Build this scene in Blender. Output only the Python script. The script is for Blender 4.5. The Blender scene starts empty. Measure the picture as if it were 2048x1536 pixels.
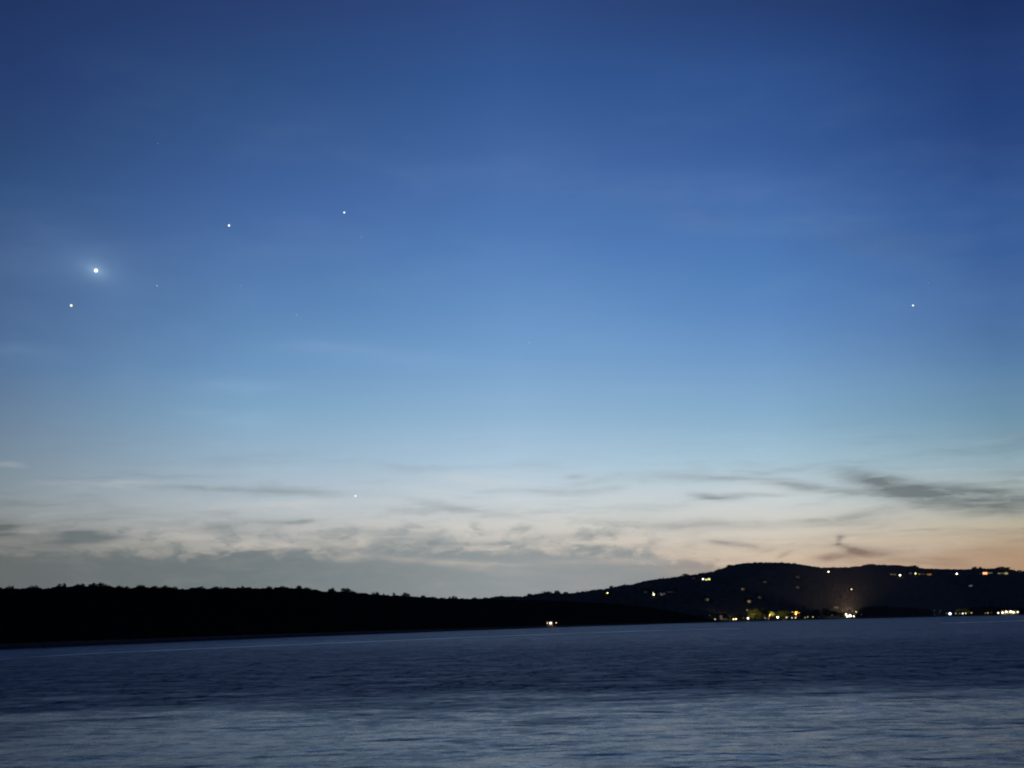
import bpy, math, random
import numpy as np
from mathutils import Vector, Matrix

random.seed(7)
RS = np.random.RandomState(11)
D2R = math.pi / 180
S = bpy.context.scene
COL = S.collection

# ------------------------------------------------------------------ camera
F = 2850.0                      # focal length in pixels of the 2048 px wide frame
H = 6.0                         # eye height above the water
PITCH = math.atan(477.0 / F)
ROLL = math.atan(0.0205)
fwd = Vector((0, math.cos(PITCH), math.sin(PITCH)))
up0 = Vector((0, -math.sin(PITCH), math.cos(PITCH)))
rt0 = Vector((1, 0, 0))
rt = rt0 * math.cos(ROLL) - up0 * math.sin(ROLL)
up = up0 * math.cos(ROLL) + rt0 * math.sin(ROLL)
CAM = Vector((0, 0, H))
cd = bpy.data.cameras.new('camera')
cam = bpy.data.objects.new('camera', cd)
COL.objects.link(cam)
cam.matrix_world = Matrix(((rt.x, up.x, -fwd.x, CAM.x), (rt.y, up.y, -fwd.y, CAM.y), (rt.z, up.z, -fwd.z, CAM.z), (0, 0, 0, 1)))
cd.sensor_width = 36
cd.lens = 36 * F / 2048
cd.clip_start = 0.5
cd.clip_end = 60000
S.camera = cam


def ray(px, py):
    return (fwd + rt * ((px - 1024) / F) - up * ((py - 768) / F)).normalized()


def azel(px, py):
    d = ray(px, py)
    return math.degrees(math.atan2(d.x, d.y)), math.degrees(math.asin(d.z))


def hor(px):                    # where the horizon crosses column px
    lo, hi = 900.0, 1500.0
    for _ in range(40):
        m = (lo + hi) / 2
        if ray(px, m).z > 0: lo = m
        else: hi = m
    return lo


HA, HB = hor(0), (hor(2048) - hor(0)) / 2048


def horizon(px): return HA + HB * px


def hdir(px):                   # horizontal direction of column px
    d = ray(px, horizon(px))
    d = Vector((d.x, d.y, 0))
    return d.normalized()


def zat(px, py, D):             # height of the point seen at (px, py) at horizontal distance D
    d = ray(px, py)
    return H + D * d.z / math.hypot(d.x, d.y)


def at(px, py, D):
    d = ray(px, py)
    k = D / math.hypot(d.x, d.y)
    return CAM + d * k


def pxm(D): return D / F        # metres per photo pixel


def lin(c):
    return tuple(((x / 255) / 12.92 if x / 255 <= 0.04045 else ((x / 255 + 0.055) / 1.055) ** 2.4) for x in c)


# ------------------------------------------------------------------ node helpers
class NT:
    def __init__(s, tree):
        s.t = tree; s.n = tree.nodes; s.l = tree.links

    def put(s, sock, v):
        if isinstance(v, bpy.types.NodeSocket): s.l.new(v, sock)
        elif v is not None: sock.default_value = v

    def m(s, op, a, b=None, c=None, clamp=False):
        n = s.n.new('ShaderNodeMath'); n.operation = op; n.use_clamp = clamp
        s.put(n.inputs[0], a)
        if b is not None: s.put(n.inputs[1], b)
        if c is not None: s.put(n.inputs[2], c)
        return n.outputs[0]

    def vm(s, op, a, b=None, scale=None):
        n = s.n.new('ShaderNodeVectorMath'); n.operation = op
        s.put(n.inputs[0], a)
        if b is not None: s.put(n.inputs[1], b)
        if scale is not None: s.put(n.inputs[3], scale)
        return n.outputs[1] if op in ('DOT_PRODUCT', 'LENGTH') else n.outputs[0]

    def xyz(s, x, y, z=0.0):
        n = s.n.new('ShaderNodeCombineXYZ')
        for i, v in enumerate((x, y, z)): s.put(n.inputs[i], v)
        return n.outputs[0]

    def sep(s, v):
        n = s.n.new('ShaderNodeSeparateXYZ'); s.put(n.inputs[0], v)
        return n.outputs

    def noise(s, v, scale, detail=3, rough=0.5, dist=0.0, color=False):
        n = s.n.new('ShaderNodeTexNoise')
        s.put(n.inputs['Vector'], v); n.inputs['Scale'].default_value = scale
        n.inputs['Detail'].default_value = detail; n.inputs['Roughness'].default_value = rough
        n.inputs['Distortion'].default_value = dist
        return n.outputs['Color'] if color else n.outputs['Fac']

    def ramp(s, fac, stops, mode='LINEAR'):
        n = s.n.new('ShaderNodeValToRGB'); cr = n.color_ramp; cr.interpolation = mode
        while len(cr.elements) < len(stops): cr.elements.new(0.5)
        for e, (p, c) in zip(cr.elements, sorted(stops, key=lambda q: q[0])):
            e.position = p
            e.color = (*c, 1) if not isinstance(c, (int, float)) else (c, c, c, 1)
        s.put(n.inputs[0], fac)
        return n.outputs[0]

    def mix(s, f, a, b, mode='MIX'):
        n = s.n.new('ShaderNodeMix'); n.data_type = 'RGBA'; n.blend_type = mode; n.clamp_factor = True
        s.put(n.inputs[0], f)
        for i, v in ((6, a), (7, b)):
            if isinstance(v, tuple) and len(v) == 3: v = (*v, 1)
            s.put(n.inputs[i], v)
        return n.outputs[2]

    def mr(s, v, a, b, c=0.0, d=1.0, smooth=True):
        n = s.n.new('ShaderNodeMapRange'); n.interpolation_type = 'SMOOTHSTEP' if smooth else 'LINEAR'
        for i, q in enumerate((v, a, b, c, d)): s.put(n.inputs[i], q)
        return n.outputs[0]


# ------------------------------------------------------------------ sky
STREAKS_DARK = [
    # right hand wisps
    (1690, 946, 1830, 976, 8, .55), (1640, 1040, 1760, 1024, 5, .35), (1740, 962, 1900, 990, 11, .75), (1850, 985, 2110, 992, 12, .70), (1890, 1016, 2110, 1022, 11, .62),
    (1760, 1020, 1900, 1012, 7, .35), (1300, 953, 1540, 958, 4, .40), (1520, 960, 1700, 982, 6, .50), (1690, 985, 1900, 992, 7, .5), (1385, 990, 1440, 997, 4, .55),
    (1425, 997, 1490, 993, 4, .5), (1480, 989, 1580, 986, 3, .35), (1310, 1047, 1560, 1050, 7, .34), (1560, 1042, 1720, 1043, 5, .26), (1200, 1020, 1380, 1010, 7, .20),
    (1415, 1081, 1470, 1087, 4, .55), (1460, 1087, 1530, 1098, 4, .5), (1674, 1073, 1690, 1073, 3, .5), (1684, 1076, 1676, 1090, 4, .6), (1674, 1092, 1735, 1112, 5, .6),
    (1560, 1114, 1578, 1105, 4, .5), (1645, 1116, 1740, 1118, 6, .5), (1690, 1098, 1800, 1116, 7, .45), (1620, 1122, 1680, 1112, 5, .4), (1740, 1105, 1850, 1100, 6, .32), (1130, 953, 1172, 952, 3, .4), (1630, 1096, 1690, 1092, 4, .25),
    (1850, 1125, 1940, 1127, 8, .34), (1900, 1104, 2080, 1098, 8, .26), (1500, 942, 1545, 946, 3, .22), (1760, 1130, 1900, 1118, 6, .25), (2000, 872, 2100, 878, 12, .20),
    # left hand wisps and puffs
    (300, 975, 480, 979, 4, .30), (440, 980, 680, 988, 5, .34), (790, 992, 900, 1014, 4, .20), (880, 1015, 1010, 1032, 4, .26),
    (-40, 1054, 48, 1052, 8, 1.3), (-30, 1069, 85, 1068, 4, .45), (20, 1085, 120, 1086, 8, .35), (110, 1077, 245, 1078, 7, 1.1), (130, 1068, 190, 1067, 7, 1.0),
    (370, 1066, 470, 1050, 6, .34), (440, 1052, 610, 1044, 8, .36), (560, 1048, 640, 1038, 3, .45), (420, 1060, 560, 1072, 7, .30), (300, 1094, 420, 1088, 7, .4), (620, 1086, 690, 1083, 9, .62),
    (660, 1058, 750, 1062, 5, .45), (700, 1098, 900, 1090, 14, .62), (750, 1074, 830, 1068, 9, .5), (850, 1075, 900, 1080, 10, .5), (940, 1086, 1110, 1073, 6, .42),
    (1130, 1073, 1230, 1067, 4, .5), (1000, 1062, 1070, 1058, 4, .28), (1280, 1090, 1330, 1078, 4, .35), (1060, 1090, 1290, 1102, 6, .42), (560, 1078, 700, 1098, 7, .4), (30, 1096, 330, 1100, 8, .5),
    (1340, 430, 1450, 448, 12, .10), (1600, 470, 1900, 500, 22, .10),
]
STREAKS_BRIGHT = [
    (410, 773, 560, 776, 8, .20), (370, 823, 450, 824, 5, .16), (430, 838, 560, 842, 10, .18), (580, 692, 760, 696, 10, .16), (700, 712, 960, 722, 14, .14),
    (1340, 458, 1620, 454, 14, .05), (1560, 450, 1760, 432, 12, .05), (1080, 385, 1500, 376, 26, .05), (1200, 775, 1420, 778, 6, .10), (1000, 580, 1300, 640, 40, .05), (-60, 700, 90, 704, 10, .10),
    (760, 1110, 1000, 1140, 5, .34), (660, 1117, 730, 1112, 6, .4), (480, 1090, 700, 1088, 5, .55), (590, 1062, 700, 1090, 5, .3), (700, 1078, 745, 1084, 5, .5), (1130, 1123, 1400, 1118, 5, .30),
    (1220, 1082, 1330, 1079, 5, .3), (330, 1082, 420, 1072, 9, .35), (180, 1093, 330, 1092, 6, .3), (860, 1098, 900, 1095, 5, .3), (980, 1070, 1060, 1074, 6, .3), (940, 1128, 1060, 1131, 3, .25),
]
SKY = {   # column of the photo: (row, display colour)
    0: [(0, (31, 52, 98)), (154, (36, 60, 109)), (292, (43, 71, 117)), (384, (49, 81, 127)), (476, (62, 90, 137)), (614, (71, 101, 145)), (730, (83, 114, 153)), (830, (105, 129, 156)),
        (921, (121, 140, 156)), (998, (137, 149, 155)), (1060, (143, 146, 145)), (1110, (133, 134, 131)), (1240, (120, 122, 118))],
    510: [(0, (39, 62, 112)), (154, (44, 76, 127)), (292, (55, 89, 143)), (384, (64, 99, 157)), (476, (74, 111, 166)), (614, (90, 131, 180)), (730, (107, 149, 192)), (830, (130, 169, 199)),
          (921, (156, 182, 203)), (998, (180, 193, 202)), (1060, (190, 190, 188)), (1110, (186, 180, 171)), (1240, (170, 160, 150))],
    1024: [(0, (45, 72, 126)), (154, (50, 86, 145)), (292, (64, 100, 160)), (384, (72, 111, 171)), (500, (82, 125, 184)), (614, (99, 144, 196)), (714, (117, 160, 205)), (830, (145, 181, 212)),
           (921, (174, 201, 221)), (998, (203, 213, 219)), (1052, (210, 209, 204)), (1110, (205, 196, 185)), (1240, (190, 172, 158))],
    1536: [(0, (37, 62, 113)), (154, (43, 79, 140)), (292, (55, 92, 153)), (384, (66, 105, 167)), (500, (75, 120, 180)), (614, (89, 134, 191)), (714, (110, 152, 199)), (830, (135, 175, 205)),
           (921, (166, 196, 213)), (998, (203, 213, 216)), (1052, (213, 209, 200)), (1110, (217, 199, 177)), (1240, (206, 174, 147))],
    2000: [(0, (24, 48, 97)), (154, (32, 60, 116)), (292, (38, 69, 128)), (384, (44, 80, 141)), (500, (54, 93, 152)), (614, (66, 104, 158)), (714, (83, 122, 166)), (830, (108, 146, 172)),
           (921, (141, 169, 182)), (990, (178, 188, 186)), (1052, (193, 182, 160)), (1110, (185, 155, 126)), (1240, (168, 130, 102))],
}
EMAX = 30.0
w = bpy.data.worlds.new('World'); S.world = w; w.use_nodes = True
T = NT(w.node_tree); T.n.clear()
geo = T.n.new('ShaderNodeTexCoord').outputs['Generated']
dirn = T.vm('NORMALIZE', geo)
dx, dy, dz = T.sep(dirn)
AZ = T.m('MULTIPLY', T.m('ARCTAN2', dx, dy), 180 / math.pi)
EL = T.m('MULTIPLY', T.m('ARCSINE', dz), 180 / math.pi)
ef = T.m('DIVIDE', EL, EMAX, clamp=True)
cur, lastaz = None, None
for cx in sorted(SKY):
    stops = []
    for py, c in SKY[cx]:
        stops.append((min(1, max(0, azel(cx, py)[1] / EMAX)), lin(c)))
    top = max(stops)[1]
    stops.append((1.0, tuple(v * 0.80 for v in top)))
    colr = T.ramp(ef, stops, 'LINEAR')
    a = azel(cx, 700)[0]
    if cur is None: cur = colr
    else: cur = T.mix(T.mr(AZ, lastaz, a, smooth=False), cur, colr)
    lastaz = a
sky = cur
# the top of the dome deepens further
sky = T.mix(T.mr(EL, 26, 75), sky, lin((16, 32, 72)))
# cloud coordinates, gently warped
base = T.xyz(AZ, EL)
w1 = T.noise(T.vm('MULTIPLY', base, (0.22, 0.9, 0)), 1.0, 3, 0.55, color=True)
w2 = T.noise(T.vm('MULTIPLY', base, (0.9, 3.2, 0)), 1.0, 3, 0.6, color=True)
off = T.vm('ADD', T.vm('MULTIPLY', T.vm('SUBTRACT', w1, (.5, .5, .5)), (2.6, 0.75, 0)), T.vm('MULTIPLY', T.vm('SUBTRACT', w2, (.5, .5, .5)), (1.1, 0.30, 0)))
wp = T.vm('ADD', base, off)
wps = T.vm('ADD', base, T.vm('SCALE', off, scale=0.42))


def streaks(lst, after):
    tot = T.m('MULTIPLY', after, 1e-6)
    for (x0, y0, x1, y1, th, st) in lst:
        a0, e0 = azel(x0, y0); a1, e1 = azel(x1, y1)
        L = math.hypot(a1 - a0, e1 - e0)
        n = T.n.new('ShaderNodeMapping'); n.vector_type = 'TEXTURE'
        q = T.n.new('ShaderNodeVectorMath'); q.operation = 'MULTIPLY_ADD'    # one streak after the other
        T.put(q.inputs[0], tot); q.inputs[1].default_value = (1e-6, 1e-6, 0); T.put(q.inputs[2], wps)
        T.put(n.inputs['Vector'], q.outputs[0])
        n.inputs['Location'].default_value = ((a0 + a1) / 2, (e0 + e1) / 2, 0)
        n.inputs['Rotation'].default_value = (0, 0, math.atan2(e1 - e0, a1 - a0))
        n.inputs['Scale'].default_value = (max(0.12, L * 0.56), th / F * 57.3 * 1.5, 1)
        g = T.m('POWER', 0.3679, T.vm('DOT_PRODUCT', n.outputs[0], n.outputs[0]))
        tot = T.m('MULTIPLY_ADD', g, st, tot)
    return tot


fil = T.noise(T.vm('MULTIPLY', wp, (0.55, 4.2, 0)), 1.0, 4, 0.6)          # filament texture
filc = T.mr(fil, 0.28, 0.70, 0.55, 1.35)
sd_ = streaks(STREAKS_DARK, filc)
dark = T.m('MULTIPLY', sd_, filc, clamp=True)
brt = T.m('MULTIPLY', streaks(STREAKS_BRIGHT, sd_), filc, clamp=True)
azf = T.mr(AZ, -22, 22, smooth=False)
fz = lambda px: (azel(px, 1100)[0] + 22) / 44
# broad faint cirrus in the upper sky
ci = T.noise(T.vm('MULTIPLY', wp, (0.085, 0.26, 0)), 1.0, 4, 0.58)
cim = T.m('MULTIPLY', T.mr(ci, 0.42, 0.78), T.m('MULTIPLY', T.mr(EL, 5, 9), T.mr(EL, 24, 17)))
sky = T.mix(T.m('MULTIPLY', cim, 0.12), sky, T.mix(0.5, sky, lin((160, 196, 232))))
# the low grey bank
etop = T.m('MULTIPLY', T.ramp(azf, [(fz(-200), azel(-200, 1098)[1] / 10), (fz(0), azel(0, 1100)[1] / 10), (fz(300), azel(300, 1104)[1] / 10), (fz(512), azel(512, 1100)[1] / 10), (fz(800), azel(800, 1098)[1] / 10),
                             (fz(1024), azel(1024, 1094)[1] / 10), (fz(1250), azel(1250, 1104)[1] / 10), (fz(1400), azel(1400, 1118)[1] / 10), (fz(1500), azel(1500, 1150)[1] / 10), (fz(1700), 0.05)]), 10)
edge = T.m('MULTIPLY_ADD', T.noise(T.vm('MULTIPLY', wp, (1.3, 2.6, 0)), 1.0, 4, 0.62), .62, T.m('MULTIPLY', T.noise(T.vm('MULTIPLY', wp, (0.42, 1.1, 0)), 1.0, 3, 0.6), .62))
bd = T.m('SUBTRACT', T.m('ADD', etop, T.m('MULTIPLY', T.m('SUBTRACT', edge, 0.62), 1.8)), EL)
bank = T.mr(bd, -0.22, 0.36)
bankc = T.ramp(azf, [(0.0, lin((98, 104, 104))), (fz(0), lin((103, 110, 110))), (fz(512), lin((114, 126, 130))), (fz(800), lin((134, 144, 147))), (fz(1024), lin((150, 158, 160))), (fz(1300), lin((148, 153, 155))), (fz(1450), lin((168, 152, 144)))])
# torn puffs above the bank
pf = T.noise(T.vm('MULTIPLY', wp, (1.0, 2.1, 0)), 1.0, 5, 0.62)
pband = T.m('MULTIPLY', T.mr(bd, -1.55, -0.25), T.mr(AZ, azel(1480, 1080)[0], azel(1200, 1080)[0]))
puffs = T.m('MULTIPLY', T.mr(pf, 0.46, 0.68), T.m('MULTIPLY', pband, 0.85))
darkc = T.ramp(azf, [(fz(0), lin((98, 106, 106))), (fz(512), lin((118, 132, 138))), (fz(1024), lin((138, 150, 156))), (fz(1536), lin((120, 128, 132))), (fz(2048), lin((92, 104, 108)))])
lowwarm = T.mr(EL, 3.6, 2.0)
darkc2 = T.mix(T.m('MULTIPLY', lowwarm, T.mr(AZ, 4, 12)), darkc, lin((138, 112, 100)))
brtc = T.mix(0.55, sky, T.mix(T.mr(EL, 5.5, 8.5), lin((226, 214, 200)), lin((176, 208, 238))))
lo = T.noise(T.vm('MULTIPLY', wp, (0.16, 1.5, 0)), 1.0, 4, 0.6)
lom = T.m('MULTIPLY', T.mr(EL, 1.0, 3.0), T.mr(EL, 8.5, 4.5))
sky = T.mix(T.m('MULTIPLY', lom, T.m('MULTIPLY', T.mr(lo, 0.47, 0.74), 0.38)), sky, darkc2)
sky = T.mix(T.m('MULTIPLY', lom, T.m('MULTIPLY', T.mr(lo, 0.46, 0.26), 0.30)), sky, lin((222, 218, 210)))
sky = T.mix(puffs, sky, T.mix(0.15, darkc2, sky))
bv = T.mr(T.noise(T.vm('MULTIPLY', wp, (0.5, 2.4, 0)), 1.0, 4, 0.6), 0.42, 0.75)
bankc = T.mix(T.m('MULTIPLY', bv, 0.18), bankc, sky)
sky = T.mix(bank, sky, bankc)
sky = T.mix(T.m('MULTIPLY', dark, 0.92), sky, darkc2)
sky = T.mix(T.m('MULTIPLY', brt, 0.85), sky, brtc)
# thin cloud glowing round the brightest planet
vd = ray(192, 541)
va, ve = azel(192, 541)
n = T.n.new('ShaderNodeMapping'); n.vector_type = 'TEXTURE'
T.put(n.inputs['Vector'], base)
n.inputs['Location'].default_value = (va, ve, 0); n.inputs['Rotation'].default_value = (0, 0, -0.35)
n.inputs['Scale'].default_value = (1, 1, 1)
vl = T.vm('LENGTH', T.vm('MULTIPLY', n.outputs[0], (0.75, 1.25, 0)))
halo = T.m('ADD', T.m('MULTIPLY', T.m('POWER', 0.3679, T.m('DIVIDE', vl, 0.17)), 0.55), T.m('MULTIPLY', T.m('POWER', 0.3679, T.m('DIVIDE', vl, 0.55)), 0.32))
sky = T.mix(halo, sky, lin((150, 185, 220)))
# night behind the viewer
sky = T.mix(T.mr(T.m('ABSOLUTE', AZ), 28, 110), sky, lin((14, 20, 40)))
sky = T.mix(T.mr(EL, -0.4, -3.0), sky, (0.002, 0.003, 0.005))
# last trace of the physical twilight glow
nish = T.n.new('ShaderNodeTexSky'); nish.sky_type = 'NISHITA'; nish.sun_disc = False
nish.sun_elevation = math.radians(-4.0); nish.sun_rotation = math.radians(14)
bg1 = T.n.new('ShaderNodeBackground'); T.put(bg1.inputs[0], nish.outputs[0]); bg1.inputs[1].default_value = 0.05
bg = T.n.new('ShaderNodeBackground'); T.put(bg.inputs[0], sky); bg.inputs[1].default_value = 1.0
add = T.n.new('ShaderNodeAddShader'); T.l.new(bg.outputs[0], add.inputs[0]); T.l.new(bg1.outputs[0], add.inputs[1])
wo = T.n.new('ShaderNodeOutputWorld')
T.l.new(add.outputs[0], wo.inputs['Surface'])

w.cycles.sampling_method = 'MANUAL'; w.cycles.sample_map_resolution = 256

# ------------------------------------------------------------------ materials


def newmat(name):
    m = bpy.data.materials.new(name); m.use_nodes = True
    t = NT(m.node_tree)
    b = next(n for n in t.n if n.type == 'BSDF_PRINCIPLED')
    return m, t, b


def surf(name, c1, c2, scale, rough=0.9, spec=0.2):
    m, t, b = newmat(name)
    p = t.n.new('ShaderNodeTexCoord').outputs['Object']
    t.put(b.inputs['Base Color'], t.mix(t.mr(t.noise(p, scale, 4, 0.6), 0.35, 0.65), c1, c2))
    b.inputs['Roughness'].default_value = rough
    b.inputs['Specular IOR Level'].default_value = spec
    return m


M_EARTH = surf('earth', (.035, .032, .026), (.06, .05, .04), 0.08)
M_HILLGRASS = surf('hill_grass', (.024, .027, .019), (.042, .044, .029), 0.05, 0.9, 0.2)
M_ROCK = surf('shore_rock', (.025, .022, .022), (.06, .052, .048), 0.4)
M_LIGHTLINE = surf('path_light_line', (.10, .07, .065), (.15, .11, .10), 0.8)  # pale reddish tone stands in for a faint light line
M_WOOD = surf('forest_leaves', (.024, .027, .019), (.042, .044, .029), 0.05, 0.9, 0.2)
M_SHADEWOOD = surf('shaded_leaves', (.006, .008, .007), (.012, .015, .011), 0.07, 0.9, 0.0)  # leaf self-shade put into a darker copy of the leaf colour
M_LEAF = surf('tree_leaves', (.05, .07, .03), (.10, .11, .045), 0.25, 0.9, 0.05)
M_BARK = surf('bark', (.05, .04, .03), (.09, .07, .055), 1.5)
M_WALL = surf('house_wall', (.30, .28, .25), (.42, .40, .36), 0.3)
M_ROOF = surf('house_roof', (.05, .05, .05), (.09, .08, .08), 0.6)
M_POLE = surf('painted_metal', (.05, .055, .06), (.09, .09, .09), 2.0, 0.5, 0.5)
for mm in (M_LEAF,):
    b = next(n for n in mm.node_tree.nodes if n.type == 'BSDF_PRINCIPLED')
_em = {}


def emis(c, s):
    k = (c, round(s, 2))
    if k not in _em:
        m, t, b = newmat('lamp_glow')
        b.inputs['Base Color'].default_value = (.8, .8, .8, 1)
        b.inputs['Emission Color'].default_value = (*c, 1)
        b.inputs['Emission Strength'].default_value = s
        _em[k] = m
    return _em[k]


# ------------------------------------------------------------------ mesh helpers
def link(o, parent=None):
    COL.objects.link(o)
    if parent: o.parent = parent
    return o


def mesh(name, v, f, mat, parent=None, smooth=False):
    me = bpy.data.meshes.new(name)
    me.from_pydata([tuple(p) for p in v], [], [tuple(q) for q in f])
    me.materials.append(mat)
    if smooth: me.polygons.foreach_set('use_smooth', [True] * len(me.polygons))
    me.update()
    return link(bpy.data.objects.new(name, me), parent)


def gridmesh(name, P, mat, smooth=False, parent=None):
    """P: (rows, cols, 3) array"""
    r, c, _ = P.shape
    i = np.arange(r * c).reshape(r, c)
    q = np.stack([i[:-1, :-1], i[:-1, 1:], i[1:, 1:], i[1:, :-1]], -1).reshape(-1, 4)
    return arrmesh(name, P.reshape(-1, 3), q, mat, smooth, parent)


def arrmesh(name, V, Q, mat, smooth=False, parent=None):
    me = bpy.data.meshes.new(name)
    k = Q.shape[1]
    me.vertices.add(len(V)); me.vertices.foreach_set('co', V.astype(np.float32).ravel())
    me.loops.add(Q.size); me.loops.foreach_set('vertex_index', Q.astype(np.int32).ravel())
    me.polygons.add(len(Q)); me.polygons.foreach_set('loop_start', np.arange(0, Q.size, k, dtype=np.int32))
    me.polygons.foreach_set('loop_total', np.full(len(Q), k, np.int32))
    if smooth: me.polygons.foreach_set('use_smooth', np.ones(len(Q), bool))
    me.materials.append(mat)
    me.update(calc_edges=True); me.validate()
    return link(bpy.data.objects.new(name, me), parent)


def tag(o, label=None, cat=None, group=None, kind=None):
    if label: o['label'] = label
    if cat: o['category'] = cat
    if group: o['group'] = group
    if kind: o['kind'] = kind
    return o


def empty(name, loc, rz=0.0):
    o = bpy.data.objects.new(name, None); o.location = loc; o.rotation_euler.z = rz
    o.empty_display_size = 1
    return link(o)


def box(x0, x1, y0, y1, z0, z1):
    v = [(x, y, z) for z in (z0, z1) for y in (y0, y1) for x in (x0, x1)]
    f = [(0, 2, 3, 1), (4, 5, 7, 6), (0, 1, 5, 4), (2, 6, 7, 3), (0, 4, 6, 2), (1, 3, 7, 5)]
    return v, f


def tube(pts, rad, n=7):
    v, f = [], []
    for k, (p, r) in enumerate(zip(pts, rad)):
        p = Vector(p)
        d = (Vector(pts[min(k + 1, len(pts) - 1)]) - Vector(pts[max(k - 1, 0)])).normalized()
        a = d.orthogonal().normalized(); b = d.cross(a)
        for i in range(n):
            t = 2 * math.pi * i / n
            v.append(p + (a * math.cos(t) + b * math.sin(t)) * r)
    for k in range(len(pts) - 1):
        for i in range(n):
            f.append((k * n + i, k * n + (i + 1) % n, (k + 1) * n + (i + 1) % n, (k + 1) * n + i))
    f.append(tuple(range(n - 1, -1, -1))); f.append(tuple(range((len(pts) - 1) * n, len(pts) * n)))
    return v, f


def sphere(r, seg=10, rings=6, sz=1.0):
    v = [(0, 0, -r * sz)]
    for j in range(1, rings):
        t = math.pi * j / rings
        for i in range(seg):
            a = 2 * math.pi * i / seg
            v.append((r * math.sin(t) * math.cos(a), r * math.sin(t) * math.sin(a), -r * sz * math.cos(t)))
    v.append((0, 0, r * sz)); f = []
    for i in range(seg): f.append((0, 1 + (i + 1) % seg, 1 + i))
    for j in range(rings - 2):
        for i in range(seg):
            a = 1 + j * seg
            f.append((a + i, a + (i + 1) % seg, a + seg + (i + 1) % seg, a + seg + i))
    a = 1 + (rings - 2) * seg
    for i in range(seg): f.append((a + i, a + (i + 1) % seg, len(v) - 1))
    return v, f


# ------------------------------------------------------------------ photo profiles
def interp(pts):
    xs = np.array([p[0] for p in pts], float); ys = np.array([p[1] for p in pts], float)
    return lambda x: np.interp(x, xs, ys)


SHORE_Y = interp([(0, 1299), (175, 1291.6), (350, 1284.2), (525, 1276.8), (700, 1270), (875, 1263.2), (1050, 1256.9), (1200, 1251.6), (1350, 1247.2), (1440, 1244.6), (1525, 1242.2), (1700, 1237.4), (1874, 1233.6), (2048, 1230.2)])


def shoreD(px):
    px = float(px)
    if px < 0:
        return max(260.0, shoreD(0) + px * 0.42)
    if px > 2048: return shoreD(2048) + (px - 2048) * 0.15
    d = ray(px, float(SHORE_Y(px)))
    return min(H / max(-d.z, 1e-4) * math.hypot(d.x, d.y), 3300.0)


# lower envelope of the headland's skyline, its tree tops stand above it
HEAD_Y = interp([(-700, 1150), (-200, 1170), (0, 1176), (35, 1177), (100, 1175.5), (150, 1171.5), (205, 1171), (240, 1174.5), (300, 1175), (370, 1176.5), (460, 1176), (545, 1175.5), (610, 1177), (640, 1181.5), (705, 1183.5),
                 (740, 1188), (780, 1190.5), (820, 1192), (870, 1196), (960, 1198), (1100, 1201), (1240, 1208), (1330, 1219), (1390, 1232), (1425, 1241)])
HILL_Y = interp([(900, 1198), (960, 1197.5), (1000, 1192), (1045, 1193), (1060, 1190), (1085, 1186.5), (1118, 1184.5), (1125, 1188), (1140, 1186), (1165, 1184), (1182, 1180.5), (1205, 1178.5), (1225, 1175.5), (1250, 1169.5),
                 (1270, 1168), (1285, 1163.5), (1312, 1158), (1350, 1154), (1400, 1147), (1430, 1143), (1440, 1138.5), (1460, 1133), (1475, 1128.5), (1500, 1125), (1540, 1124), (1580, 1125), (1600, 1127),
                 (1645, 1134.5), (1700, 1134), (1745, 1130), (1770, 1129), (1800, 1130), (1832, 1132.5), (1850, 1136), (1900, 1138), (1940, 1138.5), (1965, 1136.5), (1990, 1137), (2010, 1136), (2048, 1141), (2300, 1150), (2700, 1185), (3000, 1195)])


def fbm2(x, y, seed=0, oct=4):
    r = np.random.RandomState(seed)
    out = np.zeros_like(x, float); amp = 1.0
    for o in range(oct):
        for _ in range(3):
            a = r.uniform(0, 6.28); k = (2 ** o) * r.uniform(.8, 1.3)
            out += amp * np.sin(k * (x * math.cos(a) + y * math.sin(a)) + r.uniform(0, 6.28)) / 3
        amp *= 0.5
    return out


def domes(x, y, cell, seed):
    """height 0..1 of jittered round crowns on a grid of that cell size"""
    gx = np.floor(x / cell).astype(int); gy = np.floor(y / cell).astype(int)
    best = np.zeros_like(x, float)

    def rnd(i, j, k):
        h = np.sin(i * 127.1 + j * 311.7 + k * 74.7 + seed * 13.3) * 43758.5453
        return h - np.floor(h)
    for a in (-1, 0, 1):
        for b in (-1, 0, 1):
            i, j = gx + a, gy + b
            cx = (i + 0.15 + 0.7 * rnd(i, j, 1)) * cell; cy = (j + 0.15 + 0.7 * rnd(i, j, 2)) * cell
            rr = cell * (0.55 + 0.35 * rnd(i, j, 3)); hh = 0.55 + 0.45 * rnd(i, j, 4)
            d2 = ((x - cx) ** 2 + (y - cy) ** 2) / rr ** 2
            best = np.maximum(best, hh * np.sqrt(np.clip(1 - d2, 0, 1)))
    return best


def polar(pxs, Ds):
    """pxs (c,), Ds (r,c) -> x, y arrays"""
    dirs = np.array([hdir(p)[:2] for p in pxs])
    return Ds * dirs[None, :, 0], Ds * dirs[None, :, 1]


def zs_at(pxs, pys, Ds):
    return np.array([zat(a, b, d) for a, b, d in zip(pxs, pys, Ds)])


def sstep(t): t = np.clip(t, 0, 1); return t * t * (3 - 2 * t)


# ------------------------------------------------------------------ water
mw, t, b = newmat('lake_water')
pos = t.n.new('ShaderNodeNewGeometry').outputs['Position']
px_, py_, _pz = t.sep(pos)
b.inputs['Base Color'].default_value = (.004, .075, .225, 1)
b.inputs['IOR'].default_value = 1.333
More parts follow.
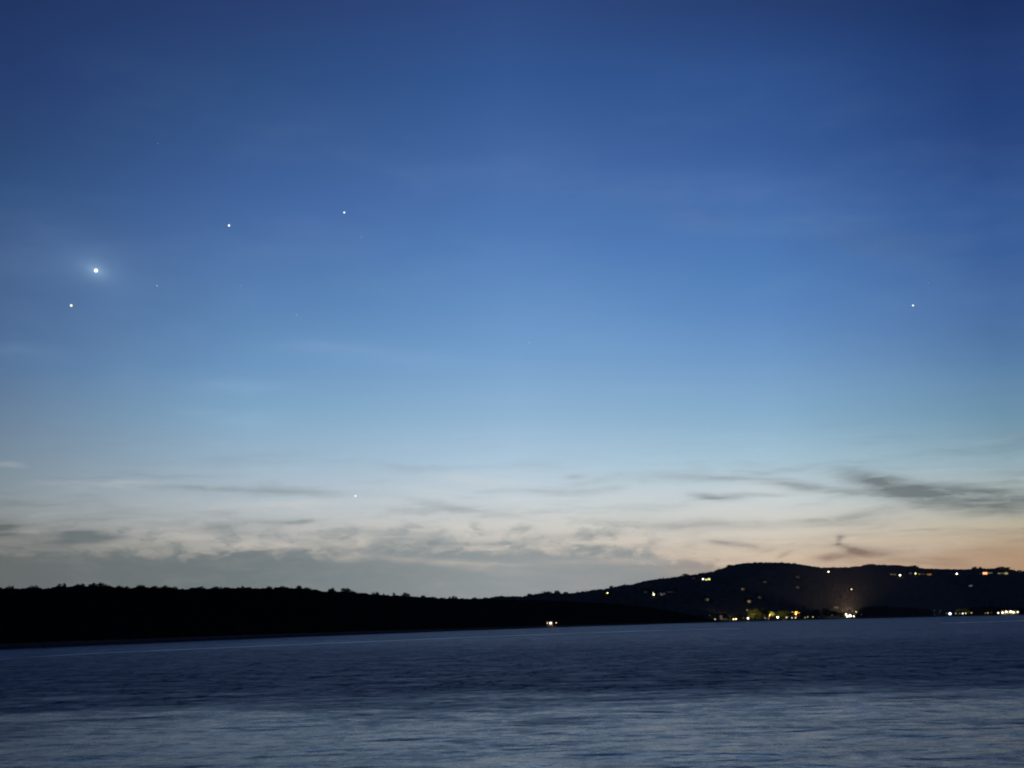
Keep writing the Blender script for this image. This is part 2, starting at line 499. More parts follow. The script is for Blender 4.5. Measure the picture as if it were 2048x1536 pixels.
# wind patches: calm by the near bank, ruffled further out, in between again towards the far shore
pat = t.noise(t.vm('MULTIPLY', pos, (.020, .034, 0)), 1.0, 4, 0.62, 0.5)
lane = t.noise(t.vm('MULTIPLY', pos, (.0045, .010, 0)), 1.0, 3, 0.55, 0.3)
pc = t.m('SUBTRACT', pat, .5); lc = t.m('SUBTRACT', lane, .5)
yw = t.m('ADD', t.m('ADD', py_, t.m('MULTIPLY', px_, -0.10)), t.m('ADD', t.m('MULTIPLY', pc, 120), t.m('MULTIPLY', lc, 60)))
wind = t.mr(yw, 78, 150, 0.0, 1.0)
far = t.mr(py_, 170, 520, 0.0, 1.0)
t.put(b.inputs['Base Color'], t.mix(t.mr(yw, 70, 150), (.012, .10, .085), (.004, .085, .24)))     # greener shallows, deep blue further out
w_a = t.noise(t.vm('MULTIPLY', pos, (.28, .27, 0)), 1.0, 5, 0.60, 0.4)
w_b = t.noise(t.vm('MULTIPLY', pos, (.9, .95, 0)), 1.0, 3, 0.6, 0.3)
w_c = t.noise(t.vm('MULTIPLY', pos, (.095, .085, 0)), 1.0, 3, 0.6, 0.2)
hgt = t.m('ADD', t.m('ADD', t.m('MULTIPLY', w_a, 1.3), t.m('MULTIPLY', w_b, 0.16)), t.m('MULTIPLY', w_c, 3.2))
bmp = t.n.new('ShaderNodeBump'); bmp.inputs['Distance'].default_value = 1.0
t.put(bmp.inputs['Height'], hgt)
t.put(bmp.inputs['Strength'], t.m('ADD', 0.35, t.m('MULTIPLY', wind, 0.9)))
t.l.new(bmp.outputs[0], b.inputs['Normal'])
gust = t.m('SUBTRACT', t.noise(t.vm('MULTIPLY', pos, (.20, .090, 0)), 1.0, 5, 0.68, 0.8), .5)
rip = t.m('SUBTRACT', t.noise(t.vm('MULTIPLY', pos, (.85, .30, 0)), 1.0, 4, 0.68, 0.6), .5)
streak = t.m('MULTIPLY_ADD', rip, .9, gust)
ln1 = t.m('ABSOLUTE', t.m('SUBTRACT', t.noise(t.vm('MULTIPLY', pos, (.26, .10, 0)), 1.0, 3, 0.6, 0.5), .5))
ln2 = t.m('ABSOLUTE', t.m('SUBTRACT', t.noise(t.vm('MULTIPLY', pos, (.70, .26, 0)), 1.0, 2, 0.6, 0.5), .5))
lines = t.m('ADD', t.m('MULTIPLY', t.mr(ln1, 0.0, .060, 1.0, 0.0), t.m('MULTIPLY_ADD', wind, .22, .05)), t.m('MULTIPLY', t.mr(ln2, 0.0, .055, 1.0, 0.0), .13))
t.put(b.inputs['Roughness'], t.m('ADD', 0.24, t.m('ADD', t.m('MULTIPLY', wind, 0.24), t.m('ADD', t.m('MULTIPLY', far, -0.08), t.m('ADD', t.m('MULTIPLY', lc, 0.12), t.m('MULTIPLY', streak, 0.34))))))
t.put(b.inputs['Specular IOR Level'], t.m('ADD', t.m('SUBTRACT', t.m('SUBTRACT', 0.58, lines), t.m('MULTIPLY', wind, 0.22)), t.m('SUBTRACT', t.m('MULTIPLY', far, 0.07), t.m('MULTIPLY', streak, t.m('MULTIPLY_ADD', wind, 0.45, 0.50)))))
WX, WY0, WY1 = 6000, -400, 7000
ys = [-400, -100, 0, 30, 60, 100, 160, 260, 420, 700, 1100, 1800, 3000, 5000, 7000]
xs = [-6000, -3000, -1200, -500, -200, -80, 0, 80, 200, 500, 1200, 3000, 6000]
P = np.array([[(x, y, 0.0) for x in xs] for y in ys])
tag(gridmesh('water', P, mw), kind='structure')

# the pale line of a boat wake lying across the water
mk, t, b = newmat('wake_foam')
p = t.n.new('ShaderNodeTexCoord').outputs['Object']
b.inputs['Base Color'].default_value = (.30, .36, .46, 1)
t.put(b.inputs['Base Color'], t.mix(t.noise(t.vm('MULTIPLY', p, (.02, .02, 0)), 1.0, 3), (.55, .62, .78), (.86, .90, .97)))
b.inputs['Roughness'].default_value = 0.4


def wake(name, pts, half, seed):
    rows = []
    N = 240
    xs_ = np.linspace(pts[0][0], pts[-1][0], N)
    ys_ = interp(pts)(xs_)
    for s_ in (-1, 0, 1):
        row = []
        for k, (a, c) in enumerate(zip(xs_, ys_)):
            d = ray(a, c)
            D = H / -d.z
            g = CAM + d * D
            taper = min(1, k / 40, (N - 1 - k) / 40)
            wdt = half * D * D / 17100 * (0.35 + 0.65 * taper) * (0.75 + 0.5 * math.sin(k * .11 + seed) ** 2)
            n_ = Vector((-d.x, -d.y, 0)).normalized()
            q = g + n_ * wdt * s_
            row.append((q.x, q.y, 0.04 + (0.05 if s_ == 0 else 0)))
        rows.append(row)
    return gridmesh(name, np.array(rows), mk)


WAKE = wake('boat_wake', [(-60, 1322), (0, 1318.5), (175, 1307.5), (350, 1300), (525, 1292.5), (700, 1285), (875, 1277.5), (1050, 1270.5), (1225, 1264), (1400, 1259), (1480, 1257.5)], 0.75, 1)
tag(WAKE, 'long thin pale wake line running parallel to the dark headland shore', 'wake', 'wake lines on the water')
WAKE2 = wake('boat_wake', [(1880, 1246.5), (1960, 1244.5), (2048, 1241.5), (2120, 1239.5)], 0.5, 3)
tag(WAKE2, 'short faint wake line on the water below the bright lamps at the right edge', 'wake', 'wake lines on the water')

# ------------------------------------------------------------------ headland
hpx = np.arange(-700, 1432, 3.0)
hD0 = np.array([shoreD(p) for p in hpx])
hW = np.interp(hpx, [-700, 0, 900, 1300, 1430], [150, 170, 230, 160, 70])
hpy = HEAD_Y(hpx)
hTop = zs_at(hpx, hpy, hD0 + hW)                     # canopy top on the ridge line
TH = np.interp(hpx, [-700, 900, 1300, 1430], [9, 9, 8, 3])
hRidge = np.maximum(hTop - TH * 0.92, 1.2)


def head_ground(tt):                                 # tt (rows,1): 0 shore, 1 ridge, 2 behind
    f = np.where(tt <= 1, sstep(tt) * 0.55 + 0.45 * np.clip(tt, 0, 1), 1 - 0.9 * sstep((tt - 1)))
    z = 1.2 + (hRidge[None] - 1.2) * f
    bank_ = np.clip(tt / 0.03, 0, 1)
    return np.where(tt < 0.03, -1.0 + 2.2 * bank_, z)


tt = np.concatenate([[-0.02, 0, .015, .03, .05, .08], np.linspace(.12, 1, 26), np.linspace(1.06, 2, 14)])[:, None]
Dg = hD0[None] + hW[None] * tt
X, Y = polar(hpx, Dg)
Z = head_ground(tt) + np.where((tt > .1) & (tt < 2), 0.6 * fbm2(X * .05, Y * .05, 3), 0)
tag(gridmesh('headland_hill', np.stack([X, Y, Z], -1), M_EARTH), kind='structure')
# rocky waterline strip and an added strip whose reddish colour imitates a line of light
sl = slice(0, None, 2)
pp = hpx[sl]
d0 = hD0[sl]
rows = []
for dd, zz in ((-1.5, -0.6), (0.5, 0.5), (2.5, 1.0), (4.5, 1.25)):
    X, Y = polar(pp, (d0 + dd)[None]); zz_ = zz + 0.25 * fbm2(X * .8, Y * .8, 5)
    rows.append(np.stack([X[0], Y[0], zz_[0]], -1))
tag(gridmesh('shore', np.array(rows), M_ROCK), kind='structure')
rows = []
for dd, zz in ((4.7, 1.2), (4.9, 1.75), (8.4, 1.8), (8.8, 1.2)):
    X, Y = polar(pp, (d0 + dd)[None])
    rows.append(np.stack([X[0], Y[0], np.full(len(pp), zz)], -1))
tag(gridmesh('light_line_strip', np.array(rows), M_LIGHTLINE), kind='structure')


def leafquads(P, N, size, jit, rs):
    """quads scattered round points P (n,3)"""
    n = len(P)
    c = P + rs.normal(0, jit, P.shape)
    u = rs.normal(0, 1, (n, 3)); u /= np.linalg.norm(u, axis=1)[:, None]
    q = rs.normal(0, 1, (n, 3)); v = np.cross(u, q); v /= np.linalg.norm(v, axis=1)[:, None]
    s = size * rs.uniform(.6, 1.4, (n, 1))
    V = np.stack([c - u * s - v * s * .6, c + u * s - v * s * .7, c + u * s * .8 + v * s * .6, c - u * s * .9 + v * s * .7], 1).reshape(-1, 3)
    return V, np.arange(n * 4).reshape(n, 4)


def canopy(name, pxs, Dg, Zg, height, cell, mat, seed, nleaf=0, lsize=0.6, edge=None, dv=.36):
    X, Y = polar(pxs, Dg)
    dm = domes(X, Y, cell, seed)
    if edge is None: edge = np.ones_like(X)
    Z = Zg + height * (1 - dv + dv * dm) * edge + 0.35 * fbm2(X * .9, Y * .9, seed + 2) * edge
    r, c = X.shape
    i = np.arange(r * c).reshape(r, c)
    Q = np.stack([i[:-1, :-1], i[:-1, 1:], i[1:, 1:], i[1:, :-1]], -1).reshape(-1, 4)
    V = np.stack([X, Y, Z], -1).reshape(-1, 3)
    if nleaf:
        rs = np.random.RandomState(seed)
        pick = rs.randint(0, len(V), nleaf)
        LV, LQ = leafquads(V[pick] - [0, 0, lsize * .5], nleaf, lsize, lsize * .8, rs)
        Q = np.concatenate([Q, LQ + len(V)]); V = np.concatenate([V, LV])
    return arrmesh(name, V, Q, mat)


tt = np.concatenate([[0.075], np.linspace(.085, 1, 70), np.linspace(1.03, 1.9, 24)])[:, None]
Dg = hD0[None] + hW[None] * tt + np.where(tt < .08, 2.0 * np.sin(hpx * .21)[None], 0)
Zg = head_ground(tt)
hh = TH[None] * np.where(tt < 0.08, -0.1, np.clip((tt - .07) / .13, 0, 1) ** .6)
tag(canopy('forest', hpx, Dg, Zg, hh, 6.5, M_SHADEWOOD, 4, 90000, 0.32), 'dark continuous wood covering the near headland down to the shore', 'forest', kind='stuff')

# ------------------------------------------------------------------ far hill and village ground
rpx = np.arange(880, 2780, 2.5)
rD0 = np.array([shoreD(p) if p > 1440 else max(shoreD(max(p, 1400)), 2150 + (1440 - p) * 0.3) for p in rpx])
DEPTH = np.interp(rpx, [880, 1000, 1300, 1500, 2780], [500, 550, 900, 1150, 1250])
rTop = zs_at(rpx, HILL_Y(rpx), rD0 + DEPTH)
CH = 9.0
rRidge = np.maximum(rTop - CH * 0.90, 3)
FLAT = 0.15


def hill_f(tt):
    g = np.clip((tt - FLAT) / (1 - FLAT), 0, 1)
    return np.where(tt <= 1, 0.62 * g + 0.38 * sstep(g), 1 - 0.75 * sstep((tt - 1) / 0.8))


def hill_ground(tt):
    z = 1.6 + (rRidge[None] - 1.6) * hill_f(tt)
    return np.where(tt < 0.006, -1.0 + 2.6 * np.clip((tt + .004) / .01, 0, 1), z)


tt = np.concatenate([[-.004, 0, .003, .006, .02, .05, .10, .15], np.linspace(.18, 1, 40), np.linspace(1.03, 1.8, 14)])[:, None]
Dg = rD0[None] + DEPTH[None] * tt
X, Y = polar(rpx, Dg)
Z = hill_ground(tt) + np.where((tt > .2) & (tt < .95), 1.5 * fbm2(X * .008, Y * .008, 9), 0)
tag(gridmesh('far_hill', np.stack([X, Y, Z], -1), M_HILLGRASS), kind='structure')


def hillspot(px, py, lift=3.0):
    """ground point of the far hill seen at column px, where something LIFT m above ground shows at row py"""
    D0 = float(np.interp(px, rpx, rD0)); W = float(np.interp(px, rpx, DEPTH)); R = float(np.interp(px, rpx, rRidge))
    best = None
    for k in range(400):
        q = 0.10 + 0.9 * k / 399
        D = D0 + W * q
        z = 1.6 + (R - 1.6) * float(hill_f(np.array(q)))
        e = abs(zat(px, py, D) - (z + lift))
        if best is None or e < best[0]: best = (e, D, z)
    return best[1], best[2]


# ------------------------------------------------------------------ trees
def make_tree_mesh(seed, h=10.0, wdt=8.0, leaves=700, style='round'):
    r = random.Random(seed); rs = np.random.RandomState(seed)
    v, f = tube([(0, 0, -0.6), (0.05, 0, h * .2), (.1 * r.uniform(-1, 1), .1, h * .45), (.2, .1, h * .8)], [h * .03, h * .022, h * .015, h * .004])
    clumps = []
    nc = 26
    for k in range(nc):
        a = r.uniform(0, 6.283)
        if style == 'cone':
            u = r.random() ** 0.8; z = h * (.15 + .83 * u); rad = wdt * .5 * (1 - u) * r.uniform(.5, 1) + .1; cr = wdt * .16 * (1.1 - u * .7)
        elif style == 'wide':
            u = r.random(); z = h * (.42 + .5 * u); rad = wdt * .5 * math.sqrt(max(0, 1 - (u * .95) ** 2)) * r.uniform(.4, .95); cr = wdt * .15
        else:
            u = r.uniform(-1, 1); z = h * (.60 + .32 * u); rad = wdt * .40 * math.sqrt(max(0, 1 - (.86 * u) ** 2)) * r.uniform(.35, 1); cr = wdt * .17
        c = Vector((rad * math.cos(a), rad * math.sin(a), z))
        clumps.append((c, cr * r.uniform(.75, 1.25)))
    for c, cr in clumps[:9]:
        z0 = max(h * .18, c.z - rad * .6 - h * .15)
        tv, tf = tube([(0, 0, min(z0, h * .6)), (c.x * .5, c.y * .5, (z0 + c.z) / 2), tuple(c)], [h * .012, h * .008, h * .003], 5)
        f += [tuple(i + len(v) for i in q) for q in tf]; v += tv
    tr = bpy.data.meshes.new('trunk'); tr.from_pydata([tuple(p) for p in v], [], f); tr.materials.append(M_BARK); tr.update()
    pts = []
    for i in range(leaves):
        c, cr = clumps[r.randrange(len(clumps))]
        d = Vector((r.gauss(0, 1), r.gauss(0, 1), r.gauss(0, .8))).normalized() * cr * (r.random() ** .4)
        pts.append(c + d)
    LV, LQ = leafquads(np.array(pts), leaves, h * .026, h * .01, rs)
    cm = bpy.data.meshes.new('crown'); cm.from_pydata(LV.tolist(), [], LQ.tolist()); cm.materials.append(M_LEAF); cm.update()
    return tr, cm, max(p.z for p in pts)


TREES = {('round', i): make_tree_mesh(20 + i, style='round', leaves=1500) for i in range(5)}
TREES.update({('wide', i): make_tree_mesh(40 + i, style='wide', wdt=12, leaves=2000) for i in range(3)})
TREES.update({('cone', i): make_tree_mesh(60 + i, style='cone', wdt=5) for i in range(2)})


def tree(loc, h, wdt, style, var, label, group):
    tr, cm, top = TREES[(style, var)]
    nat = {'round': 8.0, 'wide': 12.0, 'cone': 5.0}[style]
    o = empty('tree', loc, random.uniform(0, 6.28))
    o.scale = (wdt / nat, wdt / nat, h / top)
    tag(o, label, 'tree', group)
    link(bpy.data.objects.new('trunk', tr), o); link(bpy.data.objects.new('crown', cm), o)
    return o


# tree tops that stand out of the headland's skyline: column, row of the top, width in px, style, label
RIDGE = [
    (13, 1171.5, 9, 'round', 'small twin topped tree first from the left on the headland skyline'),
    (21, 1170.5, 7, 'cone', 'narrow pointed tree beside the twin topped tree at the left skyline'),
    (64, 1172, 26, 'round', 'low rounded tree between two dips at the left of the headland skyline'),
    (118, 1167.5, 15, 'round', 'rounded shoulder of a tree leaning on the knobbly tree, left skyline'),
    (126, 1165.8, 10, 'cone', 'small knob topped tree at the start of the tallest left skyline clump'),
    (158, 1167, 16, 'round', 'single dome tree in the middle of the tallest left skyline clump'),
    (181, 1165.2, 16, 'round', 'taller dome tree left of its twin at the highest point of the headland'),
    (198, 1165, 16, 'round', 'right hand twin of the two domes at the highest point of the headland'),
    (210, 1168.8, 14, 'round', 'sloping tree just right of the twin domes on the headland'),
    (241, 1169.5, 20, 'wide', 'broad low tree alone before the sharp notch in the left skyline'),
    (254, 1172, 14, 'round', 'small tree sloping into the sharp notch of the left skyline'),
    (283, 1170, 28, 'wide', 'flat topped wide tree right after the sharp notch in the left skyline'),
    (307, 1171.5, 14, 'round', 'little dome tree following the flat topped wide tree'),
    (335, 1171, 30, 'wide', 'long level tree crown ending in a step on the left skyline'),
    (400, 1172.5, 18, 'round', 'rounded tree after the gentle dip past the long level crown'),
    (433, 1171.6, 26, 'wide', 'broad smooth tree crown ending in a notch after the gentle dip'),
    (485, 1171, 9, 'cone', 'tiny spike of a tree in the level part of the headland skyline'),
    (538, 1172.5, 12, 'round', 'small bump of a tree in the long level part of the skyline'),
    (567, 1171.3, 24, 'wide', 'broad tree before the last high dome of the level skyline'),
    (597, 1170.8, 15, 'round', 'last high dome tree before the headland skyline steps down'),
    (617, 1174.5, 18, 'round', 'tree sloping steeply down right of the last high dome'),
    (662, 1175.5, 14, 'round', 'small round tree in the hollow after the skyline steps down'),
    (691, 1176, 20, 'round', 'prominent dome tree right of the hollow on the falling skyline'),
    (706, 1181.5, 14, 'round', 'low tree on the right shoulder of the prominent dome'),
    (720, 1184.6, 16, 'wide', 'flat low tree before the small mushroom shaped tree'),
    (749, 1183.6, 16, 'wide', 'mushroom shaped tree on the falling middle of the skyline'),
    (768, 1186.4, 6, 'cone', 'minute pointed tree just right of the mushroom shaped tree'),
    (788, 1185, 6, 'cone', 'slim lone tree sticking up left of the small round knob'),
    (812, 1184.7, 12, 'round', 'small round knob of a tree on the low middle skyline'),
    (845, 1190.8, 18, 'wide', 'shallow tree mound between the round knob and the lowest skyline'),
    (866, 1193, 14, 'round', 'tree at the edge where the skyline drops a step right of the shallow mound'),
    (906, 1191.8, 16, 'wide', 'small flat cap tree at the lowest part of the skyline'),
    (950, 1195, 14, 'round', 'faint low tree near the lowest notch where the far hill begins'),
]
for k, (cx, ty, wp_, st, lb) in enumerate(RIDGE):
    D = float(np.interp(cx, hpx, hD0 + hW)) - 3
    g = float(np.interp(cx, hpx, hRidge)) - 0.5
    z = zat(cx, ty, D)
    d = hdir(cx) * D
    if st == 'cone': st = 'round'; wp_ *= .8
    tree((d.x, d.y, g), max(4, z - g), max(wp_ * pxm(D) * 1.45, 2.6), st, k % {'round': 5, 'wide': 3, 'cone': 2}[st], lb, 'trees on the headland skyline')

HILLRIDGE = [
    (1061, 1187, 14, 'small rounded tree where the far hill ridge first rises from the saddle'),
    (1093, 1182.5, 20, 'broad tree mound on the low saddle left of a V shaped gap'),
    (1115, 1181, 12, 'knob of a tree on the left lip of the V shaped gap in the saddle'),
    (1133, 1183.3, 12, 'small tree on the right lip of the V shaped gap in the saddle'),
    (1168, 1181.8, 8, 'tiny tree bump on the saddle left of the yellow white lamp'),
    (1225, 1171.5, 9, 'small pointed bump of a tree above the yellow white saddle lamp'),
    (1374, 1146.8, 15, 'round knob of a tree on the left slope above the faint grey house'),
    (1466, 1129, 14, 'low tree hump where the slope meets the rounded summit'),
    (1745, 1127.8, 24, 'wide low tree hump on the crest right of the saddle'),
    (1832, 1130, 16, 'low tree hump above the yellow white lamp on the right ridge'),
    (1961, 1133, 16, 'dark tree clump on the ridge above the orange red house'),
    (2008, 1133, 16, 'left tree of two humps on the ridge near the right frame edge'),
    (2022, 1134, 13, 'right tree of two humps on the ridge near the right frame edge'),
]


def ridge_trees():
    for k, (cx, ty, wp_, lb) in enumerate(HILLRIDGE):
        D = float(np.interp(cx, rpx, rD0 + DEPTH)) - 4
        g = float(np.interp(cx, rpx, rRidge)) - 1
        z = zat(cx, ty, D); d = hdir(cx) * D
        st = 'wide' if wp_ > 14 else 'round'
        tree((d.x, d.y, g), max(8, z - g), wp_ * pxm(D) * 1.3, st, k % 3, lb, 'trees on the far hill skyline')


ridge_trees()

# ------------------------------------------------------------------ lamps and houses
WARM = (1.0, .74, .40); WHITE = (1.0, .88, .64); COOL = (.78, .90, 1.0); YEL = (1.0, .86, .30); GREEN = (.80, 1.0, .45); ORANGE = (1.0, .42, .10); RED = (1.0, .36, .16); PINK = (1.0, .66, .55)
GREY = (.75, .75, .70); CYAN = (.55, 1.0, .80)
CLEAR = []
_lampmesh = {}


def lampmesh(c, s, r):
    k = (c, s, round(r, 2))
    if k not in _lampmesh:
        v, f = sphere(r, 10, 6, 0.9)
        me = bpy.data.meshes.new('lamp_globe'); me.from_pydata(v, [], f); me.materials.append(emis(c, s)); me.update()
        _lampmesh[k] = me
    return _lampmesh[k]


def lamp(p, ground, r, c, s, label, group, rz=0.0):
    o = empty('street_lamp', (p.x, p.y, ground), rz)
    tag(o, label, 'lamp', group)
    h = max(p.z - ground, 1.2)
    v, f = tube([(0, 0, -0.5), (0, 0, 0.9), (0, 0, 0.95), (0, 0, h - r * .8)], [.22, .20, .11, .07], 8)
    mesh('pole', v, f, M_POLE, o)
    v, f = tube([(0, 0, h + r * .78), (0, 0, h + r * .95), (0, 0, h + r * 1.1)], [r * .7, r * .5, r * .1], 8)
    mesh('lamp_cap', v, f, M_POLE, o)
    g = bpy.data.objects.new('lamp_globe', lampmesh(c, s, r)); g.location = (0, 0, h); link(g, o)
    return o


def added_light(o, c, power, radius=.5, aim=None, cone=100):  # added light above the globe to brighten trees
    if aim == 'inland':
        aim = Vector((o.location.x, o.location.y, 0)).normalized() + Vector((0, 0, -.08)); cone = 165
    ld = bpy.data.lights.new('added_light', 'SPOT' if aim else 'POINT'); ld.color = c; ld.energy = power; ld.shadow_soft_size = radius
    if aim: ld.spot_size = math.radians(cone); ld.spot_blend = .9
    b_ = bpy.data.objects.new('added_light', ld); link(b_, o)
    g = next(k for k in o.children if k.name.startswith('lamp_globe'))
    rr = max(v_.co.z for v_ in g.data.vertices)
    b_.location = g.location + Vector((0, 0, rr * 1.45 + radius + .2))
    if aim: b_.rotation_euler = Vector(aim).to_track_quat('-Z', 'Y').to_euler()
    return b_


def shorelamp(px, py, dpx, c, s, label, off=22, group='lamps along the waterfront'):
    D = float(np.interp(px, rpx, rD0)) + off if px > 1405 else shoreD(px) + off
    p = at(px, py, D)
    r = max(.35, 0.25 * dpx * pxm(D)); s = s if s < 4 else 4 + (s - 4) * .35
    return lamp(p, 1.5, r, c, s, label, group)


def hilllamp(px, py, dpx, c, s, label):
    D, g = hillspot(px, py, 6.5)
    p = at(px, py, D)
    CLEAR.append((p.x, p.y, D))
    r = max(.4, 0.25 * dpx * pxm(D)); s = s if s < 4 else 4 + (s - 4) * .35
    return lamp(p, g, r, c, s, label, 'lamps on the far hillside')


def house(px, py, wins, label, D=None, ground=None, wide=11.0, deep=8.0, group='houses on the far hillside'):
    """wins: (px, py, w px, h px, colour, strength)"""
    if D is None:
        D, ground = hillspot(px, py, 3.0)
    p = at(px, py, D)
    ground = min(ground, p.z - 1.6)
    CLEAR.append((p.x, p.y, D))
    d = hdir(px)
    o = empty('house', (p.x, p.y, ground), -math.atan2(d.x, d.y))
    tag(o, label, 'house', group)
    ht = max(p.z - ground + 2.0, 4.4)
    v, f = box(-wide / 2, wide / 2, 0, deep, -2.5, ht)
    mesh('wall', v, f, M_WALL, o)
    e = 0.5
    v = [(-wide / 2 - e, -e, ht + .02), (wide / 2 + e, -e, ht + .02), (wide / 2 + e, deep + e, ht + .02), (-wide / 2 - e, deep + e, ht + .02), (-wide / 2 - e, deep / 2, ht + 2.4), (wide / 2 + e, deep / 2, ht + 2.4)]
    mesh('roof', v, [(0, 1, 5, 4), (2, 3, 4, 5), (0, 4, 3), (1, 2, 5), (3, 2, 1, 0)], M_ROOF, o)
    right = Vector((d.y, -d.x, 0))
    for (wx, wy, ww, wh, c, s) in wins:
        s = s if s > 1 else s * .6
        q = at(wx, wy, D)
        lx = (q - p).dot(right); lz = q.z - ground
        hw = max(.5, ww * pxm(D) / 2); hz = max(.45, wh * pxm(D) / 2)
        lx = max(-wide / 2 + hw + .1, min(wide / 2 - hw - .1, lx)); lz = max(hz + .2, min(ht - hz - .1, lz))
        v, f = box(lx - hw, lx + hw, -.10, .02, lz - hz, lz + hz)
        mesh('window', v, f, emis(c, s), o)  # lit windows, plus panes that imitate lit wall
    return o


# far hillside
hilllamp(1406, 1158, 6, WHITE, 9, 'bright white lamp beside a yellow lit house high on the hill left of the summit')
house(1415, 1158.5, [(1412.5, 1159.3, 4, 2.4, GREEN, 1.3), (1418, 1157.4, 4, 3.4, YEL, 1.6)], 'house with two yellow green windows just right of a bright white lamp, left slope', wide=14)
house(1387, 1157, [(1387, 1157, 3, 2, GREY, .16)], 'faint grey house near the tree knob on the left slope of the hill')
house(1530, 1164, [(1530, 1164, 3.4, 2.4, GREY, .13)], 'faint grey lit house alone under the rounded hill summit')
house(1485, 1178, [(1485, 1178, 3.6, 4.5, WARM, .16), (1490.5, 1178, 2, 2, GREY, .06)], 'dim warm house midway down the hill left of the summit')
house(1519, 1194.5, [(1519, 1194.5, 3, 4, WARM, .07)], 'very faint brown lit house above the olive lit waterfront trees')
house(1498, 1202.5, [(1498, 1203, 4.4, 4.4, YEL, .30), (1497.5, 1198, 3.5, 5, YEL, .05)], 'yellowish house low on the hill with a dimmer glow over it')  # second pane stands in for the upward glow, no window there
house(1415, 1199.5, [(1415, 1199.5, 3.6, 4, GREY, .16)], 'small grey lit house low on the left foot of the hill')
house(1595, 1154, [(1595.5, 1154, 4.6, 1.8, GREY, .08)], 'faint grey streak of a house high right of the summit')
house(1595, 1174.7, [(1595, 1174.7, 3, 2.6, GREY, .10)], 'faint grey house halfway down the slope directly above the orange tree')
hilllamp(1657, 1143.5, 5.5, WHITE, 9, 'lone bright white lamp just below the saddle right of the summit')
hilllamp(1703, 1178.5, 5, WARM, 2.6, 'soft warm white lamp halfway down the hill right of the saddle')
house(1672, 1215, [(1671.5, 1215, 3.5, 3, PINK, .16), (1677.5, 1214, 2, 2, PINK, .09)], 'faint pinkish house above the brightest lamp cluster of the village')
house(1786, 1148.8, [(1783, 1148.5, 4, 2.6, YEL, .16), (1790, 1149, 5, 3, YEL, .10)], 'long house with two dim olive windows left of a bright lamp on the right ridge', wide=16)
hilllamp(1800, 1150.5, 7, WHITE, 8, 'bright white lamp leftmost in the upper row of lights on the right ridge')
house(1821, 1146.5, [(1821, 1146.5, 4, 3, PINK, .08)], 'very dim mauve house between two bright lamps on the right ridge')
hilllamp(1831, 1147, 5.5, YEL, 4, 'yellow white lamp with a dim tail in the upper row on the right ridge')
house(1844, 1148.2, [(1837.5, 1147, 4, 2.6, YEL, .25), (1845, 1148, 9, 1.2, WARM, .09)], 'thin dim streak of a lit house right of the yellow white ridge lamp', wide=22)
house(1858.5, 1148.7, [(1858.5, 1148.8, 8, 3, ORANGE, .42)], 'dim orange brown lit house in the middle of the right ridge row', wide=15)
hilllamp(1913.5, 1147.5, 6.5, WHITE, 8, 'large lone white lamp on the right ridge left of the red lit houses')
house(1966, 1146.9, [(1970, 1146.8, 8, 4, RED, 2.4), (1959.5, 1147.5, 3, 1.6, GREY, .07)], 'house with a glowing orange red front on the right ridge', wide=24)
house(1980, 1146, [(1977.5, 1147, 4, 3, YEL, .30), (1982.5, 1144.8, 3.4, 2.6, WARM, .20)], 'house with two dim yellow windows right beside the orange red house', wide=14)
house(2001, 1146.5, [(1997, 1144.2, 3, 3, WARM, .22), (2003, 1147.4, 11, 2.6, YEL, .22)], 'wide tan lit house right of the red lit one near the frame edge', wide=24)
house(2013, 1146.5, [(2012.5, 1146.5, 5.5, 3.6, YEL, .62)], 'small house with one yellow window at the right end of the ridge row', wide=11)
house(2039, 1143.5, [(2039, 1143.5, 3, 3, COOL, .10)], 'faint bluish house at the far right end of the ridge')
house(1941, 1171.5, [(1940, 1172.3, 3, 3, COOL, .22), (1943, 1169.8, 2.6, 2.4, COOL, .2)], 'dim blue grey house alone below the right ridge row')
hilllamp(1215, 1186, 5, YEL, 5, 'single yellow white lamp on the low saddle left of the hill')
hilllamp(1307.5, 1189, 6.2, WHITE, 8, 'brilliant white lamp on the left slope with a smaller light on top of it')
hilllamp(1306.3, 1185.5, 3.5, GREEN, 2.2, 'small greenish lamp directly above the brilliant white lamp on the left slope')
house(1324.5, 1188, [(1321.5, 1187, 2.5, 2, GREY, .25), (1325, 1189.6, 6.5, 1.7, GREY, .36), (1328.5, 1187, 3, 2, GREY, .16)], 'house with a cup shaped row of dim windows right of the brilliant white lamp', wide=17)
house(1291, 1184, [(1291, 1184, 5, 2, GREY, .07)], 'barely lit house left of the brilliant white lamp on the slope')
house(1340, 1184, [(1340, 1184, 11, 1.2, GREY, .07)], 'long thin dim line of a lit house on the left slope', wide=20)

# lights at the headland's water edge
D = shoreD(1097) + 14
house(1097.5, 1246.5, [], 'small dark shore house with two close white lamps under the headland', D=D, ground=1.4, wide=9, deep=6, group='houses by the water')
for (cx, cy, lb) in ((1093.5, 1246.8, 'left of the two close white lamps at the foot of the dark headland'), (1101.3, 1246.3, 'right of the two close white lamps at the foot of the dark headland')):
    p = at(cx, cy, D - 1.5)
    lamp(p, 1.4, .85, (1.0, .80, .62), 7, lb, 'lamps below the headland')
p = at(1112.5, 1245.7, D)
added_light(lamp(p, 1.4, .48, (1.0, .60, .28), 3.0, 'small orange lamp right of the two close white lamps under the headland', 'lamps below the headland'), (1, .55, .2), 900)

